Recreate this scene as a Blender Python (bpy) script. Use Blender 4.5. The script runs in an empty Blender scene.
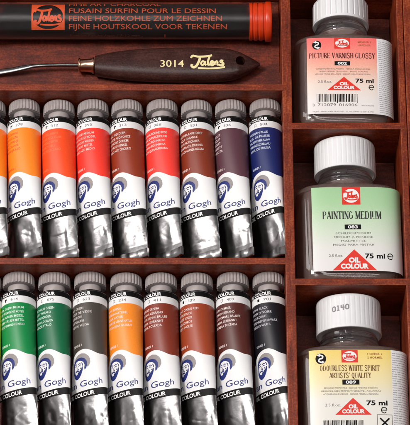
import bpy, bmesh, math, random
from mathutils import Vector, Matrix, noise
from mathutils.geometry import tessellate_polygon

random.seed(7)
U = 0.0005                      # one layout unit is half a millimetre
sin, cos, pi = math.sin, math.cos, math.pi
R = math.radians

# ------------------------------------------------------------------ camera, world, lights, exposure
TILT = R(23.0); DIST = 2800.0; PX, PY = 165.0, 212.5
CF = Vector((0, sin(TILT), -cos(TILT))); CU = Vector((0, cos(TILT), sin(TILT)))
CC = -CF * DIST
sc = bpy.context.scene
col = sc.collection
cam = bpy.data.cameras.new('camera'); co = bpy.data.objects.new('camera', cam); col.objects.link(co)
sc.camera = co
co.location = CC * U; co.rotation_euler = (TILT, 0, 0)
cam.sensor_fit = 'HORIZONTAL'; cam.sensor_width = 36; cam.lens = 36 * DIST / 410.0
cam.shift_x = (205 - PX) / 410.0
cam.clip_start = 0.05; cam.clip_end = 50

w = bpy.data.worlds.new('World'); sc.world = w; w.use_nodes = True
_n = w.node_tree.nodes; _l = w.node_tree.links      # made-up surroundings: paler towards the horizon, to brighten the foil's reflections
_tc = _n.new('ShaderNodeTexCoord'); _sp = _n.new('ShaderNodeSeparateXYZ'); _l.new(_tc.outputs['Generated'], _sp.inputs[0])
_rp = _n.new('ShaderNodeValToRGB'); _e = _rp.color_ramp.elements
_e[0].position = .05; _e[0].color = (.62, .60, .60, 1); _e[1].position = .75; _e[1].color = (.13, .13, .14, 1)
_l.new(_sp.outputs['Z'], _rp.inputs['Fac']); _l.new(_rp.outputs['Color'], _n['Background'].inputs[0])
_n['Background'].inputs[1].default_value = 0.74

def area(name, loc, target, sx, sy, energy, colr=(1, 1, 1)):
    l = bpy.data.lights.new(name, 'AREA'); l.shape = 'RECTANGLE'; l.size = sx; l.size_y = sy
    l.energy = energy; l.color = colr
    o = bpy.data.objects.new(name, l); col.objects.link(o); o.location = loc
    d = Vector(target) - Vector(loc); o.rotation_euler = d.to_track_quat('-Z', 'Y').to_euler()
    return o
area('studio_lamp', (-0.60, 0.10, 1.08), (0.02, 0, 0), 0.32, 0.26, 13.2, (1.0, 0.97, 0.95))
area('studio_strip_lamp', (0.05, 0.03, 1.25), (0.02, 0, 0), 1.1, 0.10, 4.0, (1.0, 0.98, 0.96))
area('added_side_light', (-1.0, 0.42, 0.75), (0.0, 0, 0), 0.20, 0.5, 2.6, (1.0, 0.97, 0.96))  # added light, only to put bright streaks on foil and bottle glass
sc.view_settings.view_transform = 'Standard'; sc.view_settings.look = 'None'
sc.view_settings.exposure = 0.0; sc.view_settings.gamma = 1
sc.cycles.max_bounces = 12; sc.cycles.transmission_bounces = 10; sc.cycles.transparent_max_bounces = 12

def P(px, py, z=0.0):
    """layout point at height z seen at photo position px, py"""
    d = CF * DIST + Vector((1, 0, 0)) * (px - PX) + CU * (PY - py)
    k = (z - CC.z) / d.z
    return CC + d * k

# ------------------------------------------------------------------ helpers
def lin(h):
    h = h.lstrip('#'); c = [int(h[i:i + 2], 16) / 255 for i in (0, 2, 4)]
    return tuple((x / 12.92 if x <= .04045 else ((x + .055) / 1.055) ** 2.4) for x in c) + (1,)

MATS = {}
def mat(name, colr, rough=.5, metal=0, var=0.06, vscale=300, bump=0, bscale=800, trans=0, ior=1.45, coat=0, spec=.5):
    if name in MATS: return MATS[name]
    m = bpy.data.materials.new(name); m.use_nodes = True; nt = m.node_tree; b = nt.nodes['Principled BSDF']
    if isinstance(colr, str): colr = lin(colr)
    b.inputs['Roughness'].default_value = rough; b.inputs['Metallic'].default_value = metal
    b.inputs['Transmission Weight'].default_value = trans; b.inputs['IOR'].default_value = ior
    b.inputs['Coat Weight'].default_value = coat; b.inputs['Specular IOR Level'].default_value = spec
    tc = nt.nodes.new('ShaderNodeTexCoord')
    if var:
        n = nt.nodes.new('ShaderNodeTexNoise'); n.inputs['Scale'].default_value = vscale; n.inputs['Detail'].default_value = 5
        nt.links.new(tc.outputs['Object'], n.inputs['Vector'])
        r = nt.nodes.new('ShaderNodeValToRGB')
        lo = [max(0, x * (1 - var)) for x in colr[:3]]; hi = [min(1, x * (1 + var)) for x in colr[:3]]
        r.color_ramp.elements[0].position = .3; r.color_ramp.elements[1].position = .7
        r.color_ramp.elements[0].color = (*lo, 1); r.color_ramp.elements[1].color = (*hi, 1)
        nt.links.new(n.outputs['Fac'], r.inputs['Fac']); nt.links.new(r.outputs['Color'], b.inputs['Base Color'])
    else: b.inputs['Base Color'].default_value = colr
    if bump:
        n2 = nt.nodes.new('ShaderNodeTexNoise'); n2.inputs['Scale'].default_value = bscale; n2.inputs['Detail'].default_value = 4
        nt.links.new(tc.outputs['Object'], n2.inputs['Vector'])
        bp = nt.nodes.new('ShaderNodeBump'); bp.inputs['Strength'].default_value = bump; bp.inputs['Distance'].default_value = 0.0003
        nt.links.new(n2.outputs['Fac'], bp.inputs['Height']); nt.links.new(bp.outputs['Normal'], b.inputs['Normal'])
    MATS[name] = m; return m

def wood(name, axis, dark, mid, light, rough=.42, wear='BC6430', blotch=1.0):
    m = bpy.data.materials.new(name); m.use_nodes = True; nt = m.node_tree; N = nt.nodes.new; L = nt.links.new
    b = nt.nodes['Principled BSDF']; tc = N('ShaderNodeTexCoord')
    mp = N('ShaderNodeMapping'); s = [230, 230, 230]; s[axis] = 22; mp.inputs['Scale'].default_value = s
    L(tc.outputs['Object'], mp.inputs['Vector'])
    g = N('ShaderNodeTexNoise'); g.inputs['Scale'].default_value = 3; g.inputs['Detail'].default_value = 8; g.inputs['Roughness'].default_value = .65; g.inputs['Distortion'].default_value = .6
    L(mp.outputs['Vector'], g.inputs['Vector'])
    bl = N('ShaderNodeTexNoise'); bl.inputs['Scale'].default_value = 75; bl.inputs['Detail'].default_value = 6; bl.inputs['Roughness'].default_value = .6
    L(tc.outputs['Object'], bl.inputs['Vector'])
    fn = N('ShaderNodeTexNoise'); fn.inputs['Scale'].default_value = 1100; fn.inputs['Detail'].default_value = 3
    L(tc.outputs['Object'], fn.inputs['Vector'])
    a1 = N('ShaderNodeMath'); a1.operation = 'MULTIPLY_ADD'; a1.inputs[1].default_value = .42; L(g.outputs['Fac'], a1.inputs[0])
    a2 = N('ShaderNodeMath'); a2.operation = 'MULTIPLY'; a2.inputs[1].default_value = .38 * blotch; L(bl.outputs['Fac'], a2.inputs[0]); L(a2.outputs[0], a1.inputs[2])
    a3 = N('ShaderNodeMath'); a3.operation = 'MULTIPLY_ADD'; a3.inputs[1].default_value = .36; L(fn.outputs['Fac'], a3.inputs[0]); L(a1.outputs[0], a3.inputs[2])
    r = N('ShaderNodeValToRGB'); e = r.color_ramp.elements
    e[0].position = .40; e[0].color = lin(dark); e[1].position = .80; e[1].color = lin(light)
    x = e.new(.58); x.color = lin(mid)
    L(a3.outputs[0], r.inputs['Fac'])
    # rubbed edges
    bv = N('ShaderNodeBevel'); bv.inputs['Radius'].default_value = .0006; bv.samples = 4
    geo = N('ShaderNodeNewGeometry'); dt = N('ShaderNodeVectorMath'); dt.operation = 'DOT_PRODUCT'
    L(bv.outputs['Normal'], dt.inputs[0]); L(geo.outputs['Normal'], dt.inputs[1])
    mr = N('ShaderNodeMapRange'); mr.inputs['From Min'].default_value = .995; mr.inputs['From Max'].default_value = .86
    L(dt.outputs['Value'], mr.inputs['Value'])
    wn = N('ShaderNodeTexNoise'); wn.inputs['Scale'].default_value = 160; wn.inputs['Detail'].default_value = 5; L(tc.outputs['Object'], wn.inputs['Vector'])
    wr = N('ShaderNodeMapRange'); wr.inputs['From Min'].default_value = .42; wr.inputs['From Max'].default_value = .62; L(wn.outputs['Fac'], wr.inputs['Value'])
    mu = N('ShaderNodeMath'); mu.operation = 'MULTIPLY'; L(mr.outputs['Result'], mu.inputs[0]); L(wr.outputs['Result'], mu.inputs[1])
    mx = N('ShaderNodeMix'); mx.data_type = 'RGBA'; L(mu.outputs[0], mx.inputs['Factor']); L(r.outputs['Color'], mx.inputs['A']); mx.inputs['B'].default_value = lin(wear)
    L(mx.outputs['Result'], b.inputs['Base Color'])
    b.inputs['Roughness'].default_value = rough; b.inputs['Specular IOR Level'].default_value = .32
    bp = N('ShaderNodeBump'); bp.inputs['Strength'].default_value = .35; bp.inputs['Distance'].default_value = .0003
    L(a3.outputs[0], bp.inputs['Height']); L(bp.outputs['Normal'], b.inputs['Normal'])
    MATS[name] = m; return m

def tag(o, label=None, cat=None, group=None, kind=None):
    if label: o['label'] = label
    if cat: o['category'] = cat
    if group: o['group'] = group
    if kind: o['kind'] = kind
    return o
def empty(name, loc, rz=0):
    o = bpy.data.objects.new(name, None); o.empty_display_size = .01; col.objects.link(o)
    o.location = Vector(loc) * U; o.rotation_euler = (0, 0, rz); return o

class MB:
    """collects faces in layout units, builds one mesh object"""
    def __init__(s): s.v = []; s.f = []; s.m = []; s.uv = {}
    def add(s, vs, fs, mi=0):
        n = len(s.v); s.v += [tuple(p) for p in vs]
        for f in fs: s.f.append(tuple(i + n for i in f)); s.m.append(mi)
    def box(s, a, b, mi=0):
        x0, y0, z0 = a; x1, y1, z1 = b
        s.add([(x0,y0,z0),(x1,y0,z0),(x1,y1,z0),(x0,y1,z0),(x0,y0,z1),(x1,y0,z1),(x1,y1,z1),(x0,y1,z1)],
              [(0,3,2,1),(4,5,6,7),(0,1,5,4),(1,2,6,5),(2,3,7,6),(3,0,4,7)], mi)
    def grid(s, rows, closed=True, mi=0, cap0=False, cap1=False, flip=False):
        n = len(rows[0]); vs = [p for r in rows for p in r]; fs = []
        for i in range(len(rows) - 1):
            for j in range(n if closed else n - 1):
                k = (j + 1) % n; q = (i*n+j, i*n+k, (i+1)*n+k, (i+1)*n+j)
                fs.append(q[::-1] if flip else q)
        if cap0: c = tuple(range(n)); fs.append(c if flip else c[::-1])
        if cap1: c = tuple(range((len(rows)-1)*n, len(rows)*n)); fs.append(c[::-1] if flip else c)
        s.add(vs, fs, mi)
    def build(s, name, mats, parent=None, smooth=False, bevel=0, angle=None, xf=None, fixn=False):
        me = bpy.data.meshes.new(name)
        vs = s.v if xf is None else [tuple(xf @ Vector(p)) for p in s.v]
        me.from_pydata([(x*U, y*U, z*U) for x, y, z in vs], [], s.f)
        if not isinstance(mats, (list, tuple)): mats = [mats]
        for m in mats: me.materials.append(m)
        for p, i in zip(me.polygons, s.m): p.material_index = i
        if bevel or fixn:
            bm = bmesh.new(); bm.from_mesh(me)
            if fixn: bmesh.ops.recalc_face_normals(bm, faces=bm.faces)
            if bevel: bmesh.ops.bevel(bm, geom=bm.edges[:], offset=bevel*U, segments=3, affect='EDGES', profile=.5)
            bm.to_mesh(me); bm.free()
        if smooth:
            for p in me.polygons: p.use_smooth = True
            if angle: me.set_sharp_from_angle(angle=R(angle))
        o = bpy.data.objects.new(name, me); col.objects.link(o); o.parent = parent
        return o

# ---- flat shapes (print): lists of triangles in 2D, laid on a surface function F(u, v, offset)
def tri_sub(tris, mx):
    out = []; st = list(tris)
    while st:
        a, b, c = st.pop()
        ls = [((a[0]-b[0])**2+(a[1]-b[1])**2, 0), ((b[0]-c[0])**2+(b[1]-c[1])**2, 1), ((c[0]-a[0])**2+(c[1]-a[1])**2, 2)]
        l, k = max(ls)
        if l <= mx*mx: out.append((a, b, c)); continue
        if k == 1: a, b, c = b, c, a
        elif k == 2: a, b, c = c, a, b
        m = ((a[0]+b[0])/2, (a[1]+b[1])/2); st += [(a, m, c), (m, b, c)]
    return out
def poly_tris(pts, holes=()):
    loops = [[Vector((x, y, 0)) for x, y in pts]] + [[Vector((x, y, 0)) for x, y in h] for h in holes]
    flat = [(p.x, p.y) for l in loops for p in l]
    return [tuple(flat[i] for i in t) for t in tessellate_polygon(loops)]
def ribbon(pts, wd, closed=False, taper=False):
    pts = smooth2(pts) ; n = len(pts); L_, R_ = [], []
    for i in range(n):
        a = pts[max(0, i-1)]; b = pts[min(n-1, i+1)]
        dx, dy = b[0]-a[0], b[1]-a[1]; l = math.hypot(dx, dy) or 1
        ww = wd/2
        if taper: ww *= .25 + .75*sin(pi*(i+.5)/n)
        L_.append((pts[i][0]-dy/l*ww, pts[i][1]+dx/l*ww)); R_.append((pts[i][0]+dy/l*ww, pts[i][1]-dx/l*ww))
    t = []
    for i in range(n-1): t += [(L_[i], R_[i], R_[i+1]), (L_[i], R_[i+1], L_[i+1])]
    return t
def smooth2(p, k=6):
    if len(p) < 3: return list(p)
    q = [p[0]] + list(p) + [p[-1]]; out = []
    for i in range(1, len(q)-2):
        for j in range(k):
            t = j/k; c = []
            for d in (0, 1):
                a, b, e, f = q[i-1][d], q[i][d], q[i+1][d], q[i+2][d]
                c.append(.5*(2*b+(e-a)*t+(2*a-5*b+4*e-f)*t*t+(3*b-a-3*e+f)*t**3))
            out.append(tuple(c))
    out.append(p[-1]); return out
def ell(cx, cy, rx, ry, n=28, rot=0):
    return [(cx+rx*cos(a)*cos(rot)-ry*sin(a)*sin(rot), cy+rx*cos(a)*sin(rot)+ry*sin(a)*cos(rot)) for a in [2*pi*i/n for i in range(n)]]
def rect(x0, y0, x1, y1): return [((x0,y0),(x1,y0),(x1,y1)), ((x0,y0),(x1,y1),(x0,y1))]

TXT = {}
def text_tris(s, bold=0, res=3, spacing=1.0):
    k = (s, bold, res, spacing)
    if k in TXT: return TXT[k]
    c = bpy.data.curves.new('t', 'FONT'); c.body = s; c.size = 1; c.offset = bold; c.resolution_u = res; c.fill_mode = 'FRONT'; c.space_character = spacing
    o = bpy.data.objects.new('t', c); col.objects.link(o)
    dg = bpy.context.evaluated_depsgraph_get(); dg.update()
    me = o.evaluated_get(dg).to_mesh(); me.calc_loop_triangles()
    vs = [(v.co.x, v.co.y) for v in me.vertices]
    tr = [tuple(vs[i] for i in t.vertices) for t in me.loop_triangles]
    o.evaluated_get(dg).to_mesh_clear(); bpy.data.objects.remove(o); bpy.data.curves.remove(c)
    TXT[k] = tr; return tr
CAPH = .70
def text2d(s, x, y, h, width=None, align='L', bold=0.0, shear=0, spacing=1.0):
    """y = baseline, page coordinates with y growing downwards"""
    tr = text_tris(s, bold, 3, spacing)
    if not tr: return []
    xs = [p[0] for t in tr for p in t]; x0, x1 = min(xs), max(xs)
    k = h/CAPH; kx = k if width is None else width/(x1-x0)
    wd = (x1-x0)*kx; ox = {'L': 0, 'C': -wd/2, 'R': -wd}[align]
    return [tuple((x+ox+(p[0]-x0)*kx+p[1]*k*shear, y-p[1]*k) for p in t) for t in tr]

# small serif capitals drawn with thick stems and thin arms
SER = {
 'P': [('V',.15),('C',(.15,1,.75,.48))], 'I': [('V',.2)], 'C': [('O',(.05,.95),40,320)], 'T': [('V',.4),('H',0,.8,1),('D',.02,1,.02,.8),('D',.78,1,.78,.8)],
 'U': [('V1',.12),('K',[(.12,.3),(.2,.04),(.42,0),(.62,.06),(.68,.3)],.07),('D',.68,1,.68,.25),('s',.68,1),('s',.12,1)],
 'R': [('V',.15),('C',(.15,1,.72,.5)),('B',.4,.5,.82,0)], 'E': [('V',.15),('H',.15,.68,1),('H',.15,.55,.52),('H',.15,.7,0),('D',.68,1,.68,.82),('D',.7,0,.7,.2)],
 'V': [('B',.08,1,.4,0),('D',.4,0,.72,1),('s',.08,1),('s',.72,1)], 'A': [('D',.08,0,.4,1),('B',.4,1,.74,0),('H',.2,.6,.35),('s',.08,0),('s',.74,0)],
 'N': [('D',.12,0,.12,1),('B',.12,1,.72,0),('D',.72,0,.72,1),('s',.12,0),('s',.12,1),('s',.72,1)], 'S': [('K',[(.66,.80),(.56,.95),(.38,.99),(.18,.93),(.10,.77),(.20,.62),(.40,.53),(.60,.42),(.68,.24),(.58,.07),(.38,.01),(.18,.05),(.08,.22)],.15)],
 'H': [('V',.15),('V',.68),('H',.15,.68,.52)], 'G': [('O',(.05,.95),40,320),('D',.72,.42,.72,.08),('D',.76,.42,.76,.08),('s',.72,.42)], 'L': [('V',.15),('H',.15,.68,0),('D',.68,0,.68,.2)],
 'O': [('O',(.05,.95),0,360)], 'Y': [('B',.08,1,.4,.5),('D',.4,.5,.74,1),('V2',.4),('s',.08,1),('s',.74,1)],
 'M': [('D',.1,0,.1,1),('B',.1,1,.45,.05),('D',.45,.05,.8,1),('V',.82),('s',.1,0),('s',.1,1)], 'D': [('V',.15),('C',(.15,1,.82,0))],
 'W': [('B',.06,1,.3,0),('D',.3,0,.52,.95),('B',.5,1,.76,0),('D',.76,0,.98,1),('s',.06,1),('s',.5,1),('s',.98,1)],
 'Q': [('O',(.05,.95),0,360),('B',.42,.12,.78,-.15)], "'": [('D',.15,1,.1,.75),('D',.18,1,.13,.75)], ' ': []}
SERW = {'I': .4, ' ': .35, "'": .28, 'W': 1.05, 'M': .98, 'O': .86, 'Q': .86, 'G': .88, 'C': .84, 'D': .9}
def serif(s, x, y, h, width, align='C'):
    tot = sum(SERW.get(c, .8)+.05 for c in s); tr = []; cx = 0
    for c in s:
        g = []
        def seg(x0, y0, x1, y1, wd):
            dx, dy = x1-x0, y1-y0; l = math.hypot(dx, dy) or 1; nx, ny = -dy/l*wd/2, dx/l*wd/2
            a, b, d, e = (x0+nx,y0+ny),(x0-nx,y0-ny),(x1-nx,y1-ny),(x1+nx,y1+ny)
            g.extend([(a,b,d),(a,d,e)])
        for st in SER[c]:
            k = st[0]
            if k == 'V': seg(st[1],0,st[1],1,.24); seg(st[1]-.15,.03,st[1]+.15,.03,.06); seg(st[1]-.15,.97,st[1]+.15,.97,.06)
            elif k == 'V1': seg(st[1],.25,st[1],1,.24)
            elif k == 'V2': seg(st[1],0,st[1],.52,.24); seg(st[1]-.15,.03,st[1]+.15,.03,.06)
            elif k == 'H': seg(st[1],st[3]+(.03 if st[3] < .1 else -.03 if st[3] > .9 else 0),st[2],st[3]+(.03 if st[3] < .1 else -.03 if st[3] > .9 else 0),.07)
            elif k == 'D': seg(*st[1:],.11)
            elif k == 'B': seg(*st[1:],.25)
            elif k == 's': seg(st[1]-.13,st[2]+(.03 if st[2] < .5 else -.03),st[1]+.13,st[2]+(.03 if st[2] < .5 else -.03),.06)
            elif k == 'K': g.extend(ribbon(st[1], st[2]))
            elif k == 'C':
                xa, yt, xb, yb = st[1]; cy = (yt+yb)/2; ry = (yt-yb)/2
                po = [(xa,yt)]+[(xa+(xb-xa)*(.45+.55*sin(a)), cy+ry*cos(a)) for a in [pi*i/12 for i in range(13)]]+[(xa,yb)]
                pi_ = [(xa,yt-.07)]+[(xa+(xb-xa)*(.40+.30*sin(a)), cy+(ry-.07)*cos(a)) for a in [pi*i/12 for i in range(13)]]+[(xa,yb+.07)]
                for i in range(14): g.extend([(po[i],pi_[i],pi_[i+1]),(po[i],pi_[i+1],po[i+1])])
            elif k == 'O':
                a0, a1 = R(st[2]), R(st[3]); n = 20; mx = .41
                po = [(mx+.38*cos(a0+(a1-a0)*i/n), .5+.52*sin(a0+(a1-a0)*i/n)) for i in range(n+1)]
                pn = [(mx+.17*cos(a0+(a1-a0)*i/n), .5+.45*sin(a0+(a1-a0)*i/n)) for i in range(n+1)]
                for i in range(n): g.extend([(po[i],pn[i],pn[i+1]),(po[i],pn[i+1],po[i+1])])
        tr += [tuple((p[0]+cx, p[1]) for p in t) for t in g]; cx += SERW.get(c, .8)+.05
    kx = width/tot; ox = {'C': -width/2, 'L': 0}[align]
    return [tuple((x+ox+p[0]*kx, y-p[1]*h) for p in t) for t in tr]

def script_word(cx, cy, wd, hd, wt=.09):
    """flowing one-word maker's signature as a list of pen strokes; page coordinates"""
    S = [([(.0,.80),(.05,.97),(.2,.9),(.45,.92),(.62,1.0)], 1.25), ([(.27,.9),(.24,.6),(.17,.25),(.09,.12),(.02,.2),(.03,.34)], 1.5),
         ([(.405,.47),(.35,.56),(.295,.42),(.33,.27),(.39,.36)], 1.1), ([(.42,.56),(.405,.36),(.45,.27)], 1.2),
         ([(.545,.92),(.50,.55),(.50,.32),(.55,.30)], 1.25),
         ([(.585,.40),(.655,.45),(.635,.56),(.585,.52),(.57,.36),(.61,.25),(.67,.31)], 1.1),
         ([(.69,.54),(.695,.28)], 1.2), ([(.70,.42),(.75,.55),(.78,.48),(.775,.32),(.81,.28)], 1.15),
         ([(.95,.58),(.88,.60),(.87,.50),(.95,.40),(.94,.27),(.86,.25),(.82,.32)], 1.25),
         ([(.2,.06),(.5,.03),(.8,.06),(1.0,.14)], 1.0)]
    return [ribbon([(cx+(p[0]-.5)*wd, cy-(p[1]-.5)*hd) for p in pts], wt*hd*k) for pts, k in S]

class Print:
    """flat printed marks in several inks, laid on a surface"""
    def __init__(s): s.t = []
    def add(s, tris, mi, lift=0):
        if tris and isinstance(tris[0], list):
            for i, t in enumerate(tris): s.t.append((t, mi, lift+.12*i))
        else: s.t.append((tris, mi, lift))
        return s
    def build(s, name, mats, F, parent, mx=2.2, conv=None, xf=None):
        mb = MB(); 
        for tris, mi, lift in s.t:
            if conv: tris = [tuple(conv(p) for p in t) for t in tris]
            vs, fs, ix = [], [], {}
            for t in tri_sub(tris, mx):
                f = []
                for p in t:
                    k = (round(p[0], 4), round(p[1], 4))
                    if k not in ix: ix[k] = len(vs); vs.append(F(p[0], p[1], .22+.08*lift))
                    f.append(ix[k])
                if len(set(f)) == 3: fs.append(tuple(f))
            # face outwards
            out = []
            for f in fs:
                a, b, c = (Vector(vs[i]) for i in f); n = (b-a).cross(c-a)
                out.append(f if n.z >= 0 else f[::-1])
            mb.add(vs, out, mi)
        return mb.build(name, mats, parent, xf=xf)

# ------------------------------------------------------------------ materials
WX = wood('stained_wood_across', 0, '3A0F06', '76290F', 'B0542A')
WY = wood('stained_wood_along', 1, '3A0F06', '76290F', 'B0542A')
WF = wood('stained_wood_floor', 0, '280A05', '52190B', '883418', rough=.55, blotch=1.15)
HW = wood('dark_handle_wood', 0, '1E0D0B', '3A211D', '55352E', rough=.28, wear='4A302A')
WHITE = mat('white_label', (.77, .755, .75, 1), .5, var=.02)
INK = mat('black_ink', '0C090A', .55, var=.1, spec=.2)
WINK = mat('white_ink', (.8, .78, .77, 1), .5, var=0)
GREY = mat('grey_ink', '6E6668', .5, var=0)
BLUE = mat('blue_ink', '1C2A6C', .5, var=.08)
HAT = mat('hat_grey_ink', '8E8684', .5, var=.08)
RED = mat('red_ink', 'D9301F', .45, var=.04)
GOLD = mat('gold_ink', '9A5E28', .4, var=.05)
CAPG = mat('grey_cap_plastic', 'A29896', .45, var=.13, bump=.08)
CAPW = mat('white_cap_plastic', (.78, .77, .77, 1), .38, var=.02, bump=.03)
FOIL = mat('tube_foil', (.40, .385, .385, 1), .25, 1, var=.10, vscale=420, bump=.10, bscale=600)
STEEL = mat('blade_steel', (.26, .25, .25, 1), .25, 1, var=.1)
COPPER = mat('copper_ferrule', (.86, .50, .34, 1), .24, 1, var=.12)
ORANGE = mat('orange_cap_plastic', 'CC3812', .32, var=.05)
OPRINT = mat('orange_print', 'CC4E26', .5, var=.15, vscale=900)
COAL = mat('charcoal', '171314', .85, var=.35, vscale=500, bump=.6)
KGOLD = mat('knife_gold_print', 'E8D9A0', .4, var=.06)
MARK = mat('lot_number_ink', '8A8486', .5, var=.1)

def glass_mat():
    m = bpy.data.materials.new('clear_glass'); m.use_nodes = True; b = m.node_tree.nodes['Principled BSDF']
    b.inputs['Base Color'].default_value = (.97, .95, .95, 1); b.inputs['Roughness'].default_value = .015
    b.inputs['Transmission Weight'].default_value = 1; b.inputs['IOR'].default_value = 1.47
    nt = m.node_tree; tc = nt.nodes.new('ShaderNodeTexCoord'); n = nt.nodes.new('ShaderNodeTexNoise'); n.inputs['Scale'].default_value = 1; n.inputs['Detail'].default_value = 2; mp = nt.nodes.new('ShaderNodeMapping'); mp.inputs['Scale'].default_value = (150, 8, 150)
    bp = nt.nodes.new('ShaderNodeBump'); bp.inputs['Strength'].default_value = .05; bp.inputs['Distance'].default_value = .0006
    nt.links.new(tc.outputs['Object'], mp.inputs['Vector']); nt.links.new(mp.outputs['Vector'], n.inputs['Vector']); nt.links.new(n.outputs['Fac'], bp.inputs['Height']); nt.links.new(bp.outputs['Normal'], b.inputs['Normal'])
    tr = nt.nodes.new('ShaderNodeBsdfTransparent'); tr.inputs[0].default_value = (.97, .94, .94, 1)
    mx = nt.nodes.new('ShaderNodeMixShader'); mx.inputs[0].default_value = .8; out = nt.nodes['Material Output']
    nt.links.new(tr.outputs[0], mx.inputs[1]); nt.links.new(b.outputs[0], mx.inputs[2]); nt.links.new(mx.outputs[0], out.inputs['Surface'])
    return m
GLASS = glass_mat()
def liquid_mat():
    m = bpy.data.materials.new('painting_fluid'); m.use_nodes = True; nt = m.node_tree; b = nt.nodes['Principled BSDF']
    b.inputs['Base Color'].default_value = (.95, .70, .61, 1); b.inputs['Roughness'].default_value = .12; b.inputs['Transmission Weight'].default_value = .45; b.inputs['IOR'].default_value = 1.3  # pale pinkish haze in the colour stands in for light inside the glass
    tr = nt.nodes.new('ShaderNodeBsdfTransparent'); tr.inputs[0].default_value = (.97, .92, .90, 1)
    mx = nt.nodes.new('ShaderNodeMixShader'); mx.inputs[0].default_value = .27
    nt.links.new(tr.outputs[0], mx.inputs[1]); nt.links.new(b.outputs[0], mx.inputs[2]); nt.links.new(mx.outputs[0], nt.nodes['Material Output'].inputs['Surface'])
    return m
LIQ = liquid_mat()
PLASTIC = mat('clear_plastic', (.80, .74, .74, 1), .30, trans=1, ior=1.38, var=0)

# ------------------------------------------------------------------ setting: the table under the box
T = MB(); T.box((-1400, -1400, -112), (1700, 1400, -100)); tt = T.build('table_surface', mat('table_cloth', '3A2A28', .7, var=.1), bevel=1)
tag(tt, kind='structure')

# ------------------------------------------------------------------ the paint box
XL = P(-120, 130).x; XD0 = P(283, 130).x; XD1 = P(292.6, 130).x; XR = P(400.6, 130).x; XRR = XR + 22
YN = P(0, -18).y; YS = P(0, 434).y
BL = [(P(0, 84.2).y, P(0, 90.4).y), (P(0, 257.6).y, P(0, 264.2).y)]
BR = [(P(0, 122.6).y, P(0, 129).y), (P(0, 278.4).y, P(0, 285).y)]
ZK, ZT, ZB = -45.0, -52.5, -84.0
box = empty('wooden_paint_box', (0, 0, -100)); box.location = (0, 0, -100*U)
tag(box, 'reddish brown stained wooden box whose dividers hold the tubes, knife, charcoal and bottles', 'paint box')
def slab(name, a, b, m, bev=.7):
    mb = MB(); mb.box((a[0], a[1], a[2]+100), (b[0], b[1], b[2]+100)); return mb.build(name, m, box, bevel=bev)
slab('base_panel', (XL-11, YS-13, -100), (XRR, YN+14, -93), WX)
slab('frame_wall', (XL-11, YN, -92.6), (XRR, YN+14, 0), WX)
slab('frame_wall', (XL-11, YS-13, -92.6), (XRR, YS, 0), WX)
slab('frame_wall', (XL-11, YS+.3, -92.6), (XL, YN-.3, 0), WY)
slab('frame_wall', (XR, YS+.3, -92.6), (XR+6.5, YN-.3, -.4), WY, .9)
slab('frame_wall', (XR+7.0, YS+.3, -92.6), (XRR, YN-.3, 1.6), WY, .9)
slab('long_divider', (XD0, YS+.3, -92.6), (XD1, YN-.3, -.3), WY, .9)
for (a, b) in BL: slab('cross_bar', (XL+.3, b, -92.6), (XD0+3.6, a, .1), WX, .8)
for (a, b) in BR: slab('cross_bar', (XD1-4.2, b, -92.6), (XR+4.4, a, .1), WX, .8)
e = .35
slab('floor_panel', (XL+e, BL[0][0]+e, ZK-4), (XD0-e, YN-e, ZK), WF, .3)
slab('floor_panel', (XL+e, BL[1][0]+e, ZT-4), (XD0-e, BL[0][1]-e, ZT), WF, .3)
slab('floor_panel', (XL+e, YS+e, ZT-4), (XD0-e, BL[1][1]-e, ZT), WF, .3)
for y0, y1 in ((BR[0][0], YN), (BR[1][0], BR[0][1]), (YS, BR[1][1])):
    slab('floor_panel', (XD1+e, y0+e, ZB-4), (XR-e, y1-e, ZB), WF, .3)

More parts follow.
